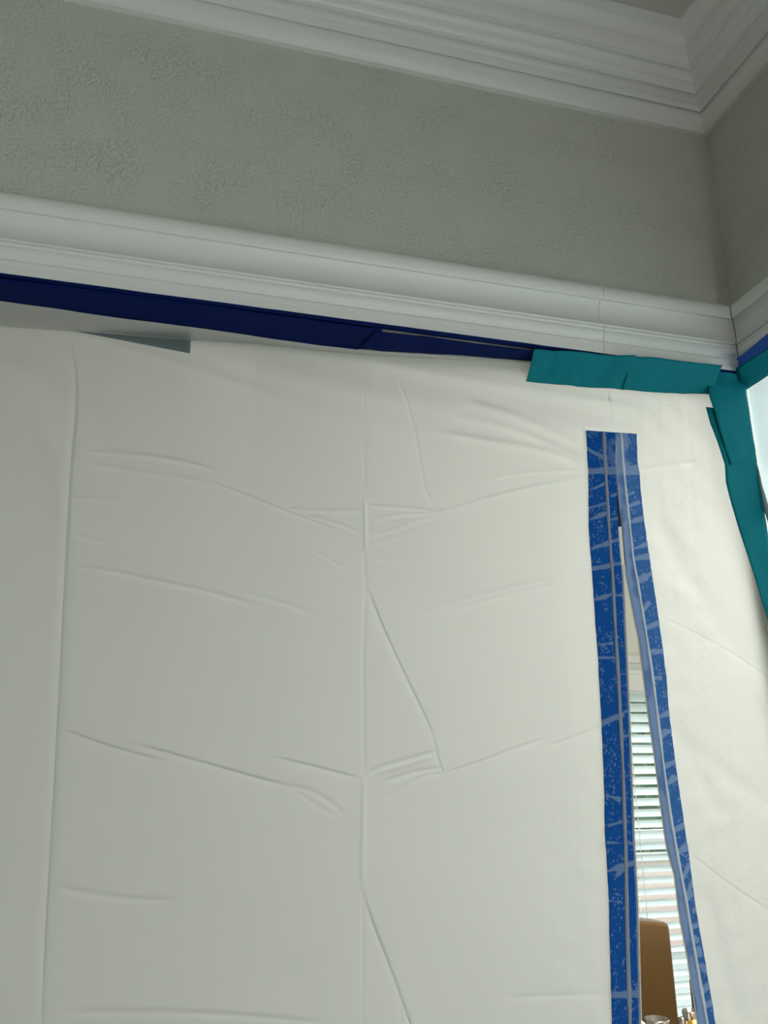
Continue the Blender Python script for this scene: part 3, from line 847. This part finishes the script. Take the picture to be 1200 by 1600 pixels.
keep(box('head_rail', WX0 - 0.01, WX1 + 0.01, YB - 0.02, YB + 0.025, 1.94, 1.962, M_WHITE, bl, 0.003))
phi = math.radians(38); hw = 0.025
sv = []
for yy_, bulge in ((-1, 0), (-0.33, 0.0022), (0.33, 0.0022), (1, 0)):
    sv.append((-yy_ * 0 + yy_ * hw * math.cos(phi) - bulge * math.sin(phi) * -1 * 0, -yy_ * hw * math.sin(phi) + bulge))
prof = [(y, z + 0.0014) for y, z in sv] + [(y, z - 0.0014) for y, z in sv[::-1]]
Vs = [(x, y, z) for x in (-(WX1 - WX0) / 2 + 0.006, (WX1 - WX0) / 2 - 0.006) for y, z in prof]
n_ = len(prof)
Fs = [(i, (i + 1) % n_, n_ + (i + 1) % n_, n_ + i) for i in range(n_)] + [tuple(range(n_))[::-1], tuple(range(n_, 2 * n_))]
z = 1.838; first = None
while z > WZ0 + 0.03:
    if first is None:
        o = mesh_obj('slat', Vs, Fs, M_SLAT, bl); first = o
    else:
        o = first.copy(); COL.objects.link(o); o.parent = bl
    o.location = (0, 0, z - bl.location.z)
    z -= 0.0452
for x in (WX0 + 0.16, 2.10, WX1 - 0.16):
    for dy in (-0.023, 0.023):
        keep(box('ladder_cord', x - 0.0012, x + 0.0012, YB + dy - 0.001, YB + dy + 0.001, WZ0 + 0.02, 1.87, M_WHITE, bl))
keep(box('bottom_rail', WX0 + 0.006, WX1 - 0.006, YB - 0.022, YB + 0.022, WZ0 + 0.004, WZ0 + 0.024, M_WHITE, bl, 0.003))

# ------------------------------------------------------------------ outside
S(box('ground', -10, 16, 2.55, 16, -0.35, -0.3, M_LAWN))
hd = empty('hedge', (5.0, 9.6, -0.3)); tag(hd, 'dense green hedge outside beyond the window', 'hedge')
rng = random.Random(4)
hv, hf = [], []
for i in range(7000):
    c = Vector((rng.uniform(0.5, 10.5), 9.0 + rng.random() ** 2 * 0.9 + 0.3 * math.sin(i * 0.7), rng.uniform(0.2, 4.6)))
    d1 = Vector((rng.gauss(0, 1), rng.gauss(0, 0.5), rng.gauss(0, 1))).normalized() * rng.uniform(0.05, 0.11)
    d2 = d1.cross(Vector((rng.gauss(0, 1), rng.gauss(0, 1), rng.gauss(0, 1)))).normalized() * rng.uniform(0.03, 0.06)
    b0 = len(hv); hv += [c - d1, c + d2, c + d1, c - d2]; hf.append((b0, b0 + 1, b0 + 2, b0 + 3))
lf = keep(mesh_obj('leaves', hv, hf, M_GREEN, hd)); lf['kind'] = 'stuff'
keep(box('branches', 0.6, 10.4, 9.5, 10.1, -0.3, 4.3, mat('hedge_core', (0.03, 0.06, 0.02), 0.9), hd, 0.2))
gw = empty('garden_wall', (5.0, 7.6, -0.3)); tag(gw, 'low pinkish garden wall with white posts outside the window', 'garden wall')
for i in range(11):
    x = 1.2 + i * 0.78
    keep(box('wall_panel', x + 0.09, x + 0.69, 7.62, 7.70, -0.3, 0.62, M_PINK, gw, 0.01))
    keep(box('wall_post', x - 0.09, x + 0.09, 7.58, 7.74, -0.3, 0.70, M_WHITE, gw, 0.01))
keep(box('wall_cap', 1.0, 9.3, 7.56, 7.76, 0.62, 0.68, M_WHITE, gw, 0.01))

# ------------------------------------------------------------------ chair, table and tableware in the far room
ch = empty('dining_chair', (1.305, 1.40, 0)); tag(ch, 'tan leather high-backed dining chair seen through the open slit', 'chair')


def pad(name, x0, x1, y0, y1, z0, z1, r, crown, mt, parent, crest=0.0):
    bm = bmesh.new(); bmesh.ops.create_cube(bm, size=1)
    bmesh.ops.subdivide_edges(bm, edges=bm.edges[:], cuts=7, use_grid_fill=True)
    hx, hy, hz = (x1 - x0) / 2, (y1 - y0) / 2, (z1 - z0) / 2
    for v in bm.verts:
        p = Vector((v.co.x * 2 * hx, v.co.y * 2 * hy, v.co.z * 2 * hz))
        u = p.x / hx
        p.y += crown * (u * u) - crown
        if p.z > 0: p.z += crest * (1 - u * u) * (p.z / hz)
        v.co = p + Vector(((x0 + x1) / 2, (y0 + y1) / 2, (z0 + z1) / 2))
    me = bpy.data.meshes.new(name); bm.to_mesh(me); bm.free()
    me.polygons.foreach_set('use_smooth', [True] * len(me.polygons))
    o = bpy.data.objects.new(name, me); COL.objects.link(o); me.materials.append(mt); o.parent = parent
    bv = o.modifiers.new('bevel', 'BEVEL'); bv.width = r; bv.segments = 4; bv.limit_method = 'ANGLE'; bv.angle_limit = math.radians(50)
    return keep(o)


pad('backrest', 1.05, 1.565, 1.33, 1.43, 0.44, 1.075, 0.022, 0.02, M_LEATHER, ch, 0.02)
pad('seat', 1.05, 1.56, 0.98, 1.36, 0.40, 0.49, 0.022, 0.0, M_LEATHER, ch)
for x in (1.08, 1.53):
    for y in (1.02, 1.39):
        keep(box('leg', x - 0.02, x + 0.02, y - 0.02, y + 0.02, 0, 0.42, M_WOOD, ch, 0.004))
tb = empty('dining_table', (1.55, 0.72, 0)); tag(tb, 'dark wooden dining table behind the plastic sheet', 'table')
keep(box('tabletop', 0.55, 2.6, 0.42, 1.14, 0.72, 0.755, M_WOOD, tb, 0.006))
for x in (0.63, 2.52):
    for y in (0.5, 1.06):
        keep(box('leg', x - 0.035, x + 0.035, y - 0.035, y + 0.035, 0, 0.72, M_WOOD, tb, 0.005))


def at_y(px, py, Y): return onY(px, py, Y)


# (pixel of the rim, depth, name, profile height etc.)
def ware(name, px, py, Y, prof, mt, label, cat, rs=1.0):
    p = onY(px, py, Y); h = p[2] - 0.755
    top = max(zv_ for r, zv_ in prof)
    pr = [(r * rs, zv_ / top * h) for r, zv_ in prof]
    o = lathe(name, pr, (p[0], p[1], 0.755), mt)
    tag(o, label, cat); return o


bowl = [(0.001, 0), (0.03, 0), (0.028, 0.02), (0.012, 0.04), (0.012, 0.10), (0.04, 0.125), (0.052, 0.16), (0.05, 0.162), (0.036, 0.13), (0.001, 0.12)]
urn = [(0.001, 0), (0.035, 0), (0.03, 0.015), (0.045, 0.05), (0.052, 0.09), (0.045, 0.12), (0.02, 0.14), (0.012, 0.15), (0.014, 0.16), (0.001, 0.166)]
cup = [(0.001, 0), (0.03, 0), (0.045, 0.03), (0.05, 0.08), (0.047, 0.08), (0.04, 0.03), (0.001, 0.01)]
ware('goblet', 1026, 1591, 1.02, bowl, M_SILVER, 'polished metal goblet on the table in front of the leather chair', 'goblet', 0.6)
ware('teapot', 998, 1592, 0.80, urn, M_CHINA, 'white china pot at the lower left edge of the slit', 'pot')
ware('goblet', 1079, 1578, 0.90, bowl, M_SILVER, 'polished metal goblet right of the leather chair at the frame bottom', 'goblet', 0.4)
ware('bowl', 1092, 1599, 0.80, cup, M_BRASS, 'brass coloured cup at the lower right edge of the slit', 'cup', 0.6)
ware('sugar_bowl', 1066, 1588, 1.08, urn, M_SILVER, 'small lidded metal pot beside the chair back', 'pot')
ch2 = empty('side_chair', (1.95, 1.9, 0)); tag(ch2, 'dark wooden chair near the far window at the right of the slit', 'chair')
pq = onY(1080, 1532, 1.9)
for dx in (0.0, 0.36):
    keep(box('leg', pq[0] + dx, pq[0] + dx + 0.035, 1.88, 1.915, 0, pq[2], M_WOOD, ch2, 0.004))
for dx in (0.0, 0.36):
    keep(box('leg', pq[0] + dx, pq[0] + dx + 0.035, 1.5, 1.535, 0, 0.44, M_WOOD, ch2, 0.004))
keep(box('seat', pq[0] - 0.01, pq[0] + 0.405, 1.49, 1.92, 0.44, 0.47, M_WOOD, ch2, 0.006))
for zf in (0.60, 0.70):
    keep(box('back_rail', pq[0] + 0.03, pq[0] + 0.365, 1.885, 1.905, zf - 0.025, zf + 0.02, M_WOOD, ch2, 0.004))
